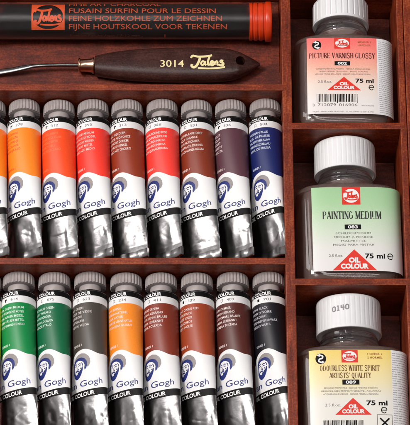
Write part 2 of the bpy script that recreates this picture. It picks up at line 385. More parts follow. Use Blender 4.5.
# ------------------------------------------------------------------ paint tubes
RT = 17.2; LT = 171.0; T0 = 15.5
AX = -33.6
def tube_section(t, phi):
    if t < 19.5: rr = 10.2 + (RT-10.2)*sin(pi/2*max(0, (t-T0)/4.0)); return rr, rr, 0
    f = max(0, (t-34)/(LT-8-34)); f = min(1, f)
    B = RT*(1-f**1.35); B = max(B, 1.1); A = RT*(1+.38*(1-B/RT))
    return A, B, f
def make_tube(idx, cx, row, data):
    name_txt, number, colr, tcol, square, roll, lean, phi_d, label = data
    topy = 91.6 if row == 0 else 265.6
    top = P(cx, topy + 0.39*33.6 , AX)       # axis point under the cap end
    ybar = (BL[0][1] if row == 0 else BL[1][1]) - 1.4
    g = 'paint tubes in two rows'
    k = 1.0
    rv = random.Random(idx*31+2); lean += R(rv.uniform(-.5, .9)); roll += rv.uniform(-1.3, 1.3); ph0 = rv.uniform(0, 1)
    rt = empty('paint_tube', (top.x-.8, ybar-3.8-rv.uniform(-.3, 1.2), ZT), lean); rt.rotation_euler = (R(-5.5), 0, lean); rt.scale = (1, 1.045, 1)
    tag(rt, label, 'paint tube', g)
    rnd = random.Random(idx*13+5)
    phi = R(phi_d); off = AX-ZT
    seed = Vector((idx*7.3, idx*3.1, 0))
    def F(u, t, o=0, wr=True):
        a = u/RT; A, B, f = tube_section(t, phi)
        s = (pi/2-a)-phi
        x = A*cos(s); z = B*sin(s)
        # outward normal of ellipse
        nx, nz = cos(s)/A, sin(s)/B; l = math.hypot(nx, nz); nx /= l; nz /= l
        if t > 127.4 and wr:
            q = min(1, (t-127.4)/22); q = q*q*(3-2*q)
            if t > 152: q *= 1-.6*min(1, (t-152)/(LT-8-152))
            n1 = noise.noise(Vector((u*.055, t*.018, 0))+seed); n2 = noise.noise(Vector((u*.10+t*.06, t*.03-u*.03, 4))+seed)
            c1 = abs(noise.noise(Vector((u*.05+t*.05, t*.02-u*.02, 9))+seed)); c2 = abs(noise.noise(Vector((u*.07-t*.045, t*.03, 19))+seed))
            n3 = noise.noise(Vector((u*.17+t*.012, t*.011, 29))+seed)
            d = q*(2.1*n1+.35*n2+1.5*n3-7.5*max(0, .085-c1)-6.0*max(0, .07-c2))
            d *= min(1, B/6)
            x += nx*d; z += nz*d
        x += nx*o; z += nz*o
        X = x*cos(phi)-z*sin(phi); Z = x*sin(phi)+z*cos(phi)
        return (X, -t, Z+off)
    ub = [2*pi*RT*j/72 for j in range(72)]
    # foil body
    mb = MB()
    ts = [T0+ (19.5-T0)*i/4 for i in range(5)]
    rows = [[F(u, t, 0) for u in ub] for t in ts]
    mb.grid(rows, mi=1, flip=False, cap0=True)
    ts = [19.5+3*i for i in range(32)]; ts = [t for t in ts if t < 112]
    ts += [112+ (LT-8-112)*i/60 for i in range(61)]
    mb.grid([[F(u, t, 0) for u in ub] for t in ts], mi=0)
    # shoulder paint
    mb.build('body', [FOIL, INK], rt, smooth=True, angle=50, fixn=True)
    # folded crimp
    cm = MB(); A = RT*1.37; dm = Vector((cos(phi), 0, sin(phi))); dn = Vector((-sin(phi), 0, cos(phi)))
    rows = []
    nseg = 26
    for (t, o) in ((LT-9, 1.0), (LT-8.4, 2.3), (LT-5, 2.6), (LT-1, 2.0), (LT, 1.2), (LT, -1.0), (LT-1, -1.6), (LT-5, -1.6), (LT-8.4, -1.5), (LT-9, -.8)):
        r = []
        for i in range(nseg+1):
            q = -1+2*i/nseg; wv = .9*noise.noise(Vector((q*3, 0, 5))+seed) + .35*noise.noise(Vector((q*9, t*.2, 1))+seed)
            p = dm*(A*q*1.0)+dn*(o+wv); tt_ = t + 1.2*noise.noise(Vector((q*2.2, 8, 0))+seed)
            r.append((p.x, -tt_, p.z+off))
        rows.append(r)
    cm.grid([list(c) for c in zip(*rows)], closed=True, cap0=True, cap1=True)
    cm.build('crimp', FOIL, rt, smooth=True, angle=35, fixn=True)
    # label sheet, bands cut by the design's own outline
    def arch(u):
        u = u-roll+2.5
        if u < -7.5:
            q = min(1, (-7.5-u)/17); return 79+12*(1-math.sqrt(1-min(.99, q*q)))
        q = min(1, (u+7.5)/17); q = q*q*(3-2*q); return 79+6.2*q
    lb = MB(); us = [RT*pi*(-1+2*j/96)*.985 for j in range(97)]
    def strip(f0, f1, n, mi):
        lb.grid([[F(u, f0(u)+(f1(u)-f0(u))*i/n, .13) for u in us] for i in range(n+1)], closed=False, mi=mi)
    C = lambda c: (lambda u: c)
    strip(C(18.8), C(25), 3, 0); strip(C(25), C(32.2), 3, 1); strip(C(32.2), arch, 14, 2); strip(arch, C(119.2), 12, 1); strip(C(119.2), C(126.2), 3, 0)
    lab = lb.build('label', [INK, WHITE, mat('label_'+number, colr, .40, var=.05, vscale=1500)], rt, smooth=True, fixn=True)
    # lettering
    pr = Print(); TC = mat('name_ink_'+tcol, tcol, .5, var=0)
    pr.add(text2d('OIL COLOUR', roll-27.5, 24.1, 3.3, width=27, bold=.035), 0)
    
    x0 = roll-15.5
    if square == 'fill': pr.add(rect(x0, 27.2, x0+2.4, 29.9), 1)
    elif square == 'half': pr.add(rect(x0, 27.2, x0+2.6, 28.4), 1); pr.add(rect(x0, 28.4, x0+1.2, 30.2), 1)
    else:
        for q in ((x0,27.2,x0+2.6,27.5),(x0,29.7,x0+2.6,30),(x0,27.5,x0+.3,29.7),(x0+2.3,27.5,x0+2.6,29.7)): pr.add(rect(*q), 1)
    pr.add(text2d(number, roll-8.6, 30.0, 2.7, width=7.4, bold=.005), 2)
    lines = name_txt.split('/')
    for i, ln in enumerate(lines):
        wd = min(28, 1.72*len(ln)); pr.add(text2d(ln, roll-23.5, 38.6+4.35*i, 2.35, width=wd, bold=.003), 3)
    pr.add(text2d('SERIES 1', roll-22, 75.5, 2.1, width=10.5, bold=.012), 3)
    pr.build('lettering', [WINK, INK, GREY, TC], F, lab, mx=2.0)
    pb = Print(); pb.add(text2d('OIL COLOUR', roll-32.5, 124.6, 3.7, width=29.5, bold=.03), 0); pb.build('lettering', [WINK], F, lab, mx=2.0)
    pt = Print(); sh = lambda pts: [((x+10)*.90-14.6+roll, 95+(y-95)*.97) for x, y in pts]
    pt.add(poly_tris(sh([(-19,89),(-16.5,85.6),(-12.5,83.2),(-8,82.3),(-3.5,83.4),(-.2,86.2),(1.4,89.6),(1.3,93.2),(-.4,96.2),(-2.6,97.2),(-3,91),(-7,87.5),(-12,87)])), 1)
    pt.add(poly_tris(sh([(-19.6,91.2),(-18,88.8),(-15.6,87.3),(-12,86.4),(-8,86.5),(-4.4,88.2),(-2.4,91.2),(-2.2,94.6),(-3.4,98),(-5.4,99.6),(-5.6,97.6),(-5.0,94.6),(-6.2,91.4),(-9.2,89.4),(-12.6,88.9),(-15.4,89.6),(-17.2,91.4),(-18.4,94.6),(-18.7,97.2),(-19.4,97)])), 0, 1)
    pt.add(poly_tris(sh([(-19.4,97),(-18.2,97.2),(-17.8,99.6),(-17.3,101.6),(-16,102.6),(-14.4,102.2),(-13.8,100.6),(-12,100.2),(-11.2,99.0),(-9.4,98.2),(-8.3,95.8),(-7.2,95.8),(-7.4,98.4),(-8.2,100.6),(-9.6,103.2),(-11.6,105.8),(-14.2,107.4),(-16.8,107.2),(-18.8,104.8),(-19.9,101)])), 0, 1)
    pt.add(ribbon(sh([(-16.6,99.8),(-15.2,98.9),(-13.6,99.2),(-12.4,99.6)]), 1.1), 0, 2)
    pt.add(ribbon(sh([(-16.9,94.3),(-15.6,93.8),(-14.8,94.2)]), .6), 0, 2); pt.add(ribbon(sh([(-12.4,94.6),(-11,94.0),(-9.8,94.6)]), .6), 0, 2)
    pt.add(ribbon(sh([(-14.3,94.8),(-14.5,97.2),(-13.6,97.8)]), .45), 0, 2)
    for st in ([(-8.6,91.6),(-7.4,93.0),(-7.2,95)], [(-16.8,92.6),(-15.4,91.9),(-14.4,92.5)], [(-12.6,92.9),(-10.8,92.1),(-9.2,93.0)], [(-13.2,96.6),(-12.6,97.7),(-13.4,98.1)], [(-10.2,96.4),(-9.9,97.6)]):
        pt.add(ribbon(sh(st), .65), 0, 3)
    pt.add(text2d('Van Gogh', roll-36.5, 115.2, 5.9, width=43, shear=.05, bold=.006), 0)
    pt.build('portrait_emblem', [BLUE, HAT], F, lab, mx=2.0)
    # cap: fluted, slightly domed, wider than the neck
    cp = MB(); nr = 28; nn = nr*6
    def ring(r, t, fl): return [( (r-fl*(.5+.5*cos(nr*2*pi*j/nn))**2*1.0)*sin(2*pi*(j+ph0*6)/nn), -t, off+(r-fl*(.5+.5*cos(nr*2*pi*j/nn))**2)*cos(2*pi*(j+ph0*6)/nn)) for j in range(nn)]
    cp.grid([ring(10, -2.2, 0), ring(14.0, -2.15, 0), ring(15.0, -1.7, .15), ring(15.7, -.7, .8), ring(15.9, .6, 1.4), ring(16.15, 8.4, 1.4), ring(16.0, 9.2, 1.0), ring(15.2, 9.4, .5), ring(10.8, 9.4, 0)], cap0=True)
    cp.build('cap', CAPG, rt, smooth=True, angle=40, fixn=True)
    cl = MB()
    def rg(r, t, n=48): return [(r*sin(2*pi*j/n), -t, off+r*cos(2*pi*j/n)) for j in range(n)]
    cl.grid([rg(9.5, 8.8), rg(10.9, 9.3), rg(11.1, 13.8), rg(10.9, 15.3), rg(9.0, 15.9)], cap0=True, cap1=True)
    cl.build('collar', CAPG, rt, smooth=True, angle=40, fixn=True)
    return rt

W_ = 'EFDCD6'
row1 = [
 (-9, 'AZO YELLOW DEEP/JAUNE AZO FONCE/AZOGEEL DONKER/AZOGELB DUNKEL/AMARILLO AZO', '270', 'FF8516', 'C2501C', 'half', 'amber orange oil paint tube cut off by the left edge of the upper row'),
 (25.2, 'AZO ORANGE/ORANGE AZO/AZO-ORANJE/AZO-ORANGE/NARANJA AZO', '278', 'FF8420', 'C8401C', 'half', 'bright orange oil paint tube left of the orange-red one in the upper row'),
 (59.8, 'AZO RED LIGHT/ROUGE AZO CLAIR/AZOROOD LICHT/AZOROT HELL/ROJO AZO CLARO', '312', 'F24C1E', 'F07848', 'half', 'orange-red oil paint tube between the bright orange and the scarlet ones'),
 (93.8, 'AZO RED MEDIUM/ROUGE AZO MODEL/AZOROOD MIDDEN/AZOROT MITTEL/ROJO AZO MEDIO', '393', 'F23A2C', 'F6C8BE', 'half', 'scarlet red oil paint tube with white names, directly left of the upper row brown one'),
 (127.8, 'AZO RED DEEP/ROUGE AZO FONCE/AZOROOD DONKER/AZOROT DUNKEL/ROJO AZO OSCURO', '313', '8C3119', W_, 'half', 'rust brown oil paint tube standing between two bright red ones in the upper row'),
 (162.8, 'QUINACRIDONE ROSE/ROSE QUINACRIDONE/CHINACRIDONROSE/CHINACRIDONROSA/ROSA QUINACRIDONA', '366', 'F23E34', W_, 'open', 'light red oil paint tube between the two brown ones of the upper row'),
 (197.2, 'MADDER LAKE DEEP/LAQUE GARANCE/KRAPLAK DONKER/KRAPPLACK DUNKEL/LACA DE GRANZA OSCURA', '331', '80301A', W_, 'open', 'reddish brown oil paint tube left of the violet one in the upper row'),
 (231.2, 'VIOLET/VIOLET/VIOLET/VIOLETT/VIOLETA', '536', '5A3640', W_, 'half', 'dull violet oil paint tube left of the dark blue one'),
 (265.8, 'PRUSSIAN BLUE/BLEU DE PRUSSE/PRUISISCHBLAUW/PREUSSISCHBLAU/AZUL DE PRUSIA', '504', '1A245E', 'D8DCEC', 'open', 'dark blue oil paint tube against the divider in the upper row'),
]
row2 = [
 (-13.6, 'PERM. YELLOW GREEN/VERT JAUNE/GEELGROEN/GELBGRUEN/VERDE AMARILLO', '617', 'DCE23C', '5A7A20', 'half', 'yellow-green oil paint tube barely showing at the left edge of the lower row'),
 (19.6, 'PERM. GREEN MEDIUM/VERT PERMANENT MOYEN/PERM. GROEN MIDDEL/PERM. GRUEN MITTEL/VERDE PERMANENTE MEDIO', '614', '0C8242', 'D6ECDC', 'half', 'bright green oil paint tube, the lighter of the two green ones'),
 (55.3, 'PHTHALO GREEN/VERT PHTALO/PHTALOGROEN/PHTHALOGRUEN/VERDE FTALO', '675', '0E643E', 'D6ECDC', 'open', 'deep bluish green oil paint tube between the bright green and the greyish one'),
 (91, 'SAP GREEN/VERT DE VESSIE/SAPGROEN/SAFTGRUEN/VERDE VEJIGA', '623', '47403A', 'D8CEC8', 'open', 'dark grey-green oil paint tube left of the yellow-orange one in the lower row'),
 (127, 'RAW SIENNA/SIENNA NATUREL/SIENA NATUR/TERRE DE SIENNE NATUR./TIERRA SIENA NATURAL', '234', 'F58A28', W_, 'open', 'yellow-orange oil paint tube amid dark ones in the lower row'),
 (161.8, 'BURNT SIENNA/SIENNA GEBRAND/T. DE SIENNE BRULEE/SIENA GEBRANNT/SIENA TOSTADA', '411', '7E2E1C', W_, 'open', 'reddish brown oil paint tube right of the yellow-orange one in the lower row'),
 (197.6, 'LIGHT OXIDE RED/OXYDE ROUGE/ENGELS ROOD/ENGLISCHROT/ROJO INGLES', '339', '9A3F20', W_, 'fill', 'terracotta orange-brown oil paint tube in the lower row, left of the dark maroon one'),
 (233.4, 'BURNT UMBER/OMBER GEBRAND/T. D OMBRE BRULEE/UMBRA GEBRANNT/SOMBRA TOSTADA', '409', '54241E', W_, 'open', 'dark maroon brown oil paint tube left of the black one'),
 (269.2, 'IVORY BLACK/NOIR D IVOIRE/IVOORZWART/ELFENBEINSCHWARZ/NEGRO MARFIL', '701', '16141A', 'C8C4CC', 'fill', 'black oil paint tube against the divider in the lower row'),
]
rolls1 = [0, 0, .6, .2, .4, .6, 0, .8, 1.2]; rolls2 = [0, .8, 1.2, 1.0, .2, 0, -1.0, 1.4, 3.0]
for i, (cx, nm, no, c, tc_, sq, lab) in enumerate(row1):
    make_tube(i, cx, 0, (nm, no, c, tc_, sq, rolls1[i], R([.6,.9,.7,.5,.5,.3,.3,.2,.2][i]), 33+[0,3,-2,2,-2,4,-3,5,11][i], lab))
for i, (cx, nm, no, c, tc_, sq, lab) in enumerate(row2):
    make_tube(i+9, cx, 1, (nm, no, c, tc_, sq, rolls2[i], R([.6,.8,.6,.5,.4,.3,.3,.1,.3][i]), 33+[0,-3,4,0,3,-2,2,2,12][i], lab))

# ------------------------------------------------------------------ bottles
BA, BB, BN = 53.8, 42.0, 4.6
def se_point(s, a=BA, b=BB, n=BN):
    c, d = cos(s), sin(s)
    return (a*math.copysign(abs(c)**(2/n), c), b*math.copysign(abs(d)**(2/n), d))
NS = 96
# front arc-length table starting at x=0, going to +x (s from pi/2 down)
ARC = []
L0 = 0; prev = se_point(pi/2)
N_ = 2000
for i in range(N_+1):
    s_ = pi/2-(pi*.62)*(i/N_)**1.0; p = se_point(s_); L0 += math.hypot(p[0]-prev[0], p[1]-prev[1]); prev = p; ARC.append((L0, s_, p))
def arc_at(u):
    a = abs(u); lo, hi = 0, N_
    while hi-lo > 1:
        m = (lo+hi)//2
        if ARC[m][0] < a: lo = m
        else: hi = m
    (l0, s0, p0), (l1, s1, p1) = ARC[lo], ARC[hi]; k = (a-l0)/(l1-l0) if l1 > l0 else 0
    x = p0[0]+(p1[0]-p0[0])*k; z = p0[1]+(p1[1]-p0[1])*k
    dx, dz = p1[0]-p0[0], p1[1]-p0[1]; l = math.hypot(dx, dz) or 1; nx, nz = -dz/l, dx/l
    if nx < 0: nx, nz = -nx, -nz
    sg = 1 if u >= 0 else -1
    return sg*x, z, sg*abs(nx), (nz if nz > 0 else -nz) if a < ARC[-1][0]*.7 else nz

def body_rows(shrink, t0, t1, n=64):
    """section loop list: (t, a, b, power) along the bottle axis"""
    prof = [(34, 26.5, 2), (40, 26.5, 2), (41.5, 28.3, 2), (44, 28.3, 2), (45.5, 27, 2), (48, 27.2, 2), (49.5, 30, 2.1), (50.6, 36, 2.5), (51.8, 44, 3.3), (53.6, 49, 4), (56.5, 51.8, 4.4), (60, 52.5, 4.6),
            (148, 52.5, 4.6), (152.5, 51.8, 4.5), (156, 49.5, 4.2), (158.4, 45, 3.8), (159.6, 38, 3.4), (159.9, 28, 3)]
    return prof
def section(t, a, n, shrink, npt=NS):
    k = max(0, min(1, (a-27)/(52.5-27))); b = a if a <= 27 else 27+(BB-27)*k**.8
    if t > 100 and a < 52.4: b = BB*(a/52.5)
    a -= shrink; b -= shrink
    return [(se_point(2*pi*j/npt, a, b, n)[0], -t, se_point(2*pi*j/npt, a, b, n)[1]) for j in range(npt)]

def recycle(cx, cy, r):
    """two chasing arrows in a disc"""
    tr_b = poly_tris(ell(cx, cy, r, r, 36)); tr_w = []
    tr_w = ribbon([(cx+r*.30, cy-r*.72), (cx-r*.36, cy-r*.46), (cx-r*.22, cy-r*.06), (cx+r*.22, cy+r*.06), (cx+r*.36, cy+r*.46), (cx-r*.30, cy+r*.72)], r*.26)
    for q in (1, -1): tr_w += [((cx+q*r*.16, cy-q*r*.95), (cx+q*r*.74, cy-q*r*.62), (cx+q*r*.18, cy-q*r*.36))]
    tr_w = [tuple((2*cx-p[0], p[1]) for p in t) for t in tr_w]
    return tr_b, tr_w
def emark(cx, cy, r):
    return ribbon([(cx+r*.75, cy+r*.55), (cx+r*.2, cy+r), (cx-r*.6, cy+r*.75), (cx-r, cy), (cx-r*.6, cy-r*.8), (cx+r*.1, cy-r), (cx+r*.8, cy-r*.6), (cx+r, cy-.05*r)], r*.3)+ribbon([(cx-r*.9, cy), (cx+r*1.05, cy)], r*.3)

def make_bottle(cx, ytop, s, z_rot, csh, capR, capL, ribs, ribdepth, label, spec, captext=None, yaw=0):
    c = P(cx, ytop, AZB+BB)      # label top, middle of the front face
    root = empty('glass_bottle', (c.x, c.y+58*s, ZB), z_rot)
    tag(root, label, 'bottle', 'bottles of painting fluid in the right-hand compartments')
    off = AZB-ZB
    X = lambda o: Matrix.Translation((0, 0, off))
    xf = Matrix.Translation((0, 0, off)) @ Matrix.Rotation(yaw, 4, 'Y') @ Matrix.Diagonal((s, s, 1, 1))
    prof = [(t-csh*max(0, min(1, (49.5-t)/4)), a, n) for t, a, n in body_rows(0, 0, 0)]
    # glass wall: outer skin and inner skin
    mb = MB()
    fine = []
    for i in range(len(prof)-1):
        t0, a0, n0 = prof[i]; t1, a1, n1 = prof[i+1]; m = 2 if t1-t0 < 20 else 10
        for j in range(m): q = j/m; fine.append((t0+(t1-t0)*q, a0+(a1-a0)*q, n0+(n1-n0)*q))
    fine.append(prof[-1])
    outer = [section(t, a, n, 0) for t, a, n in fine]
    inner = [section(min(t, 155.0) if t > 100 else t+(2.6 if t > 48 and t < 62 else 0), a, n, 4.5) for t, a, n in fine]
    mb.grid(outer, cap1=True, cap0=False)
    mb.grid(inner, cap1=True, cap0=False, flip=True)
    n = NS; base = len(outer)*n
    mb.add([], [])
    ring0 = list(range(n)); ring1 = list(range(base, base+n))
    for j in range(n):
        k = (j+1) % n; mb.f.append((ring0[k], ring0[j], ring1[j], ring1[k])); mb.m.append(0)
    # liquid filling the bottle up to the neck
    lq = MB(); lr = [section(min(t, 154.2), a, n, 5.3) for t, a, n in fine if t > 44-csh]
    lq.grid(lr, cap0=True, cap1=True)
    mb.build('glass_body', GLASS, root, smooth=True, angle=60, xf=xf, fixn=False)
    lq.build('liquid', LIQ, root, smooth=True, angle=60, xf=xf, fixn=True)
    th = MB(); 
    for (tc, rr) in ((37.2-csh, 27.9),):
        rows = []
        for i in range(49):
            a = 2*pi*i/48*1.0; tt2 = tc+2.2*i/48
            rows.append([((26.6+.1+ (rr-26.6)*cos(b))*sin(a), -(tt2+1.0*sin(b)), (26.7+(rr-26.6)*cos(b))*cos(a)) for b in [2*pi*k/8 for k in range(8)]])
        th.grid(rows, cap0=True, cap1=True)
    th.build('neck_thread', GLASS, root, smooth=True, xf=xf, fixn=True)
    # cap
    cp = MB(); nn = ribs*8
    def fl(j, d):
        ph = (j % 8)/8; return d if ph < .2 else 0
    def ring(r, t, d): return [((r-fl(j, d))*sin(2*pi*j/nn), -t, (r-fl(j, d))*cos(2*pi*j/nn)) for j in range(nn)]
    c0 = 33-capL-csh; e_ = 33-csh
    cp.grid([ring(capR*.5, c0, 0), ring(capR-2.6, c0+.0, 0), ring(capR-1.4, c0+.4, 0), ring(capR-.6, c0+1.4, 0), ring(capR-.25, c0+3, 0), ring(capR-.15, c0+3.6, ribdepth), ring(capR, e_-3.2, ribdepth), ring(capR+.1, e_-2.8, 0), ring(capR+.15, e_-.5, 0), ring(capR-.2, e_, 0),
             ring(capR-2.2, e_, 0), ring(capR-2.6, e_-1, 0), ring(capR-2.7, c0+4, 0), ring(capR*.4, c0+3.6, 0)], cap0=True, cap1=True)
    cap = cp.build('cap', CAPW, root, smooth=True, angle=35, xf=xf, fixn=True)
    if captext:
        pc = Print(); tx, ty, hh, ww = captext
        # dotted numerals
        D = {'0': ['01110','10001','10001','10001','10001','10001','01110'], '1': ['00100','00100','00100','00100','00100','00100','00100'], '4': ['10001','10001','10001','01111','00001','00001','00001']}
        D['1'] = ['01100','00100','00100','00100','00100','00100','01110']; D['4'] = ['10010','10010','10010','11111','00010','00010','00010']
        for q, ch in enumerate('0140'):
            for yy, rw in enumerate(D[ch]):
                for xx, b in enumerate(rw):
                    if b == '1':
                        px_ = tx+q*ww/4+xx*ww/4/6.4; py_ = ty+yy*hh/6-px_*.10
                        pc.add(poly_tris(ell(px_, py_, .62, .62, 8)), 0)
        FC = lambda u, v, o: ((capR+o)*sin(u/capR), -v, (capR+o)*cos(u/capR))
        pc.build('lot_number', [MARK], FC, cap, mx=1.5, xf=xf)
    # label sheet
    FB = lambda u, v, o: (lambda q: (q[0]+q[2]*o, -(58+v), q[1]+q[3]*o))(arc_at(u))
    face0, face1, wrap = spec['face']
    g = MB(); nu = 80; nv = 30
    def sheet(u0, u1, mi, o, n_=nu):
        g.grid([[FB(u0+(u1-u0)*j/n_, spec['len']*i/nv, o) for j in range(n_+1)] for i in range(nv+1)], closed=False, mi=mi)
    sheet(face0, face1, 0, .12)
    if wrap > face1: sheet(face1, wrap, 1, .12, 30)
    lab = g.build('label', [spec['mat'], WHITE], root, smooth=True, xf=xf, fixn=True)
    me = lab.data
    pr = Print()
    conv = lambda p: ((p[0]-cx)/s, (p[1]-ytop)/(.925*s))
    spec['draw'](pr)
    pr.build('lettering', [INK, RED, WINK, GREY, GOLD, spec['title']], FB, lab, mx=2.6, conv=conv, xf=xf)
    return root

AZB = -41.0
def label_mat(name, stops):
    m = bpy.data.materials.new(name); m.use_nodes = True; nt = m.node_tree; b = nt.nodes['Principled BSDF']; N = nt.nodes.new; L = nt.links.new
    tc = N('ShaderNodeTexCoord'); sp = N('ShaderNodeSeparateXYZ'); L(tc.outputs['Object'], sp.inputs[0])
    mr = N('ShaderNodeMapRange'); mr.inputs['From Min'].default_value = -58*U; mr.inputs['From Max'].default_value = -150*U; L(sp.outputs['Y'], mr.inputs['Value'])
    wn = N('ShaderNodeTexNoise'); wn.inputs['Scale'].default_value = 2600; wn.inputs['Detail'].default_value = 0; L(tc.outputs['Object'], wn.inputs['Vector'])
    ad = N('ShaderNodeMath'); ad.operation = 'MULTIPLY_ADD'; ad.inputs[1].default_value = .16; L(wn.outputs['Fac'], ad.inputs[0]); L(mr.outputs['Result'], ad.inputs[2])
    sb = N('ShaderNodeMath'); sb.operation = 'SUBTRACT'; sb.inputs[1].default_value = .08; L(ad.outputs[0], sb.inputs[0])
    r = N('ShaderNodeValToRGB'); e = r.color_ramp.elements
    e[0].position = stops[0][0]; e[0].color = lin(stops[0][1]); e[1].position = stops[-1][0]; e[1].color = lin(stops[-1][1])
    for p, c in stops[1:-1]: x = e.new(p); x.color = lin(c)
    L(sb.outputs[0], r.inputs['Fac']); L(r.outputs['Color'], b.inputs['Base Color']); b.inputs['Roughness'].default_value = .42
    return m

def badge(pr, x0, y0, x1, y1):
    pr.add(rect(x0, y0, x1, y1), 1); cx, cy = (x0+x1)/2, (y0+y1)/2
    pr.add(poly_tris(ell(cx, cy, (x1-x0)*.43, (y1-y0)*.40, 36)), 2, 1)
    pr.add(script_word(cx+.2, cy, (x1-x0)*.70, (y1-y0)*.50, .115), 1, 2)
def tri_sign(pr, cx, yt, yb, hw):
    pr.add([((cx, yt), (cx+hw, yb), (cx-hw, yb))], 1)
    h = yb-yt
    pr.add(text2d('OIL', cx, yb-h*.38, h*.22, width=hw*.52, align='C', bold=.05), 2, 1)
    pr.add(text2d('COLOUR', cx, yb-h*.09, h*.22, width=hw*1.25, align='C', bold=.05), 2, 1)
def box_no(pr, x0, y0, x1, y1, s):
    pr.add(rect(x0, y0, x1, y1), 0); pr.add(text2d(s, (x0+x1)/2, y1-(y1-y0)*.2, (y1-y0)*.6, width=(x1-x0)*.6, align='C', bold=.03), 2, 1)
def barcode(pr, x0, y0, x1, y1, seed):
    rn = random.Random(seed); x = x0
    while x < x1:
        wd = rn.choice((.35, .35, .7, 1.05)); long = (x < x0+1.4 or x > x1-1.8 or abs(x-(x0+x1)/2) < .8)
        pr.add(rect(x, y0, min(x+wd, x1), y1+(1.2 if long else 0)), 0); x += wd+rn.choice((.35, .45, .8))
FW = 'apply thin coats on dry picture keep away from children use in well ventilated room shake before use clean brush with spirit'.split()
def fine_rows(pr, x0, x1, y0, y1, step, h, seed, mi=3):
    rn = random.Random(seed); y = y0; pool = [' '.join(rn.sample(FW, 4)) for _ in range(7)]
    while y < y1:
        pr.add(text2d(rn.choice(pool), x0, y+h, h, width=(x1-x0)*rn.uniform(.86, 1)), mi); y += step

def draw1(pr):
    b, wh = recycle(316.2, 45.6, 4.7); pr.add(b, 0); pr.add(wh, 2, 1)
    badge(pr, 334.2, 38.0, 350.4, 49.4)
    pr.add(text2d('MEMBER 1', 365, 43.3, 1.9, width=13.2, align='C', bold=.008), 4); pr.add(text2d('HARDNER', 365, 46.6, 1.9, width=13.2, align='C', bold=.008), 4)
    pr.add(serif('PICTURE VARNISH GLOSSY', 342, 59.4, 5.5, 68), 5)
    box_no(pr, 334.2, 62.6, 350, 67, '002')
    for i, (tx, wd) in enumerate((('SCHILDERIJVERNIS GLANZEND . VERNIS A TABLEAUX BRILL.', 56), ('GEMAELDEFIRNIS GLAENZEND . BARNIZ CUADROS', 50), ('VERNICE FINALE BRILLANTE . BARNIZ PARA CUADROS BRILL.', 58))):
        pr.add(text2d(tx, 343, 71.3+2.75*i, 1.35, width=wd, align='C'), 3)
    pr.add(text2d('2.5 fl.oz.', 317, 85.2, 2.5, width=14, bold=.0), 3)
    tri_sign(pr, 343.5, 79, 93, 17.2)
    pr.add(text2d('75 ml', 355.2, 84.9, 4.0, width=18.6, bold=.032), 0)
    pr.add(emark(371.3, 89.8, 2.5), 0)
    barcode(pr, 315.5, 96.8, 357.5, 105.0, 3)
    pr.add(text2d('8', 311.3, 109.6, 2.9), 3); pr.add(text2d('712079', 316.4, 109.6, 2.9, width=18.5), 3); pr.add(text2d('016906', 338, 109.6, 2.9, width=18.5), 3)
    pr.add(text2d('MADE IN HOLLAND', 361, 109.4, 1.3, width=12.5), 3)
    pr.add(text2d('TALENS - APELDOORN - HOLLAND - TEL. 055-274700 - D 5600 - B 1730', 342, 115.8, 1.25, width=62, align='C'), 3)
    fine_rows(pr, 379.5, 399.5, 40.5, 116, 2.05, 1.0, 5)
def draw2(pr):
    badge(pr, 341.2, 187.2, 359.6, 204.8)
    pr.add(serif('PAINTING MEDIUM', 350.8, 219.2, 7.6, 59), 5)
    box_no(pr, 343, 224.8, 359.4, 229.6, '083')
    for i, (tx, wd) in enumerate((('SCHILDERMEDIUM', 35), ('MEDIUM A PEINDRE', 39), ('MALMITTEL', 25), ('MEDIO PARA PINTAR', 41))):
        pr.add(text2d(tx, 351.5, 234.4+3.85*i, 1.95, width=wd, align='C', bold=.0), 3)
    pr.add(text2d('2.5 fl.oz.', 326.5, 256.9, 2.5, width=13.8), 3)
    tri_sign(pr, 351.8, 249.6, 270.3, 22)
    pr.add(text2d('75 ml', 362.3, 258.4, 4.6, width=20, bold=.03), 0)
    pr.add(emark(387.8, 256.2, 2.8), 0)
def draw3(pr):
    b, wh = recycle(321, 358.2, 5.2); pr.add(b, 0); pr.add(wh, 2, 1)
    badge(pr, 341.2, 350, 357.2, 362)
    pr.add(text2d('HORMEL 2', 374, 354.8, 2.0, width=14.6, align='C', bold=.008), 4); pr.add(text2d('S HORMEL', 374, 358.3, 2.0, width=14.6, align='C', bold=.008), 4)
    pr.add(serif('ODOURLESS WHITE SPIRIT', 349, 370.0, 5.2, 58.5), 5)
    pr.add(serif("ARTISTS' QUALITY", 349.4, 376.8, 5.0, 41), 5)
    box_no(pr, 341.4, 378.4, 358, 383.2, '089')
    for i, (tx, wd) in enumerate((('REUKLOZE TERPENTINE . ESSENCE MINERALE INODORE', 52), ('GERUCHLOSES TERPENTINERSATZ . AGUARRAS', 58), ('ACQUARAGIA INODORE . ESENCIA MINERAL INODORA', 54))):
        pr.add(text2d(tx, 349.5, 387.1+2.9*i, 1.45, width=wd, align='C'), 3)
    pr.add(text2d('2.5 fl.oz.', 324, 403.8, 2.6, width=15), 3)
    tri_sign(pr, 351.3, 395.8, 411.8, 17.6)
    pr.add(text2d('75 ml', 364.2, 402.7, 4.3, width=20.5, bold=.032), 0)
    pr.add(emark(381.2, 407.4, 2.7), 0)
    barcode(pr, 322, 417, 361, 427, 9)
    q = (374, 411.5, 389, 425.5); lw = .5
    for r_ in ((q[0], q[1], q[2], q[1]+lw), (q[0], q[3]-lw, q[2], q[3]), (q[0], q[1]+lw, q[0]+lw, q[3]-lw), (q[2]-lw, q[1]+lw, q[2], q[3]-lw)): pr.add(rect(*r_), 3)
    pr.add(ribbon([(377, 415), (386, 423.5)], 1.5), 0); pr.add(ribbon([(386, 415), (377, 423.5)], 1.5), 0, 1)
    fine_rows(pr, 390.6, 412, 352, 431, 2.2, 1.1, 8)

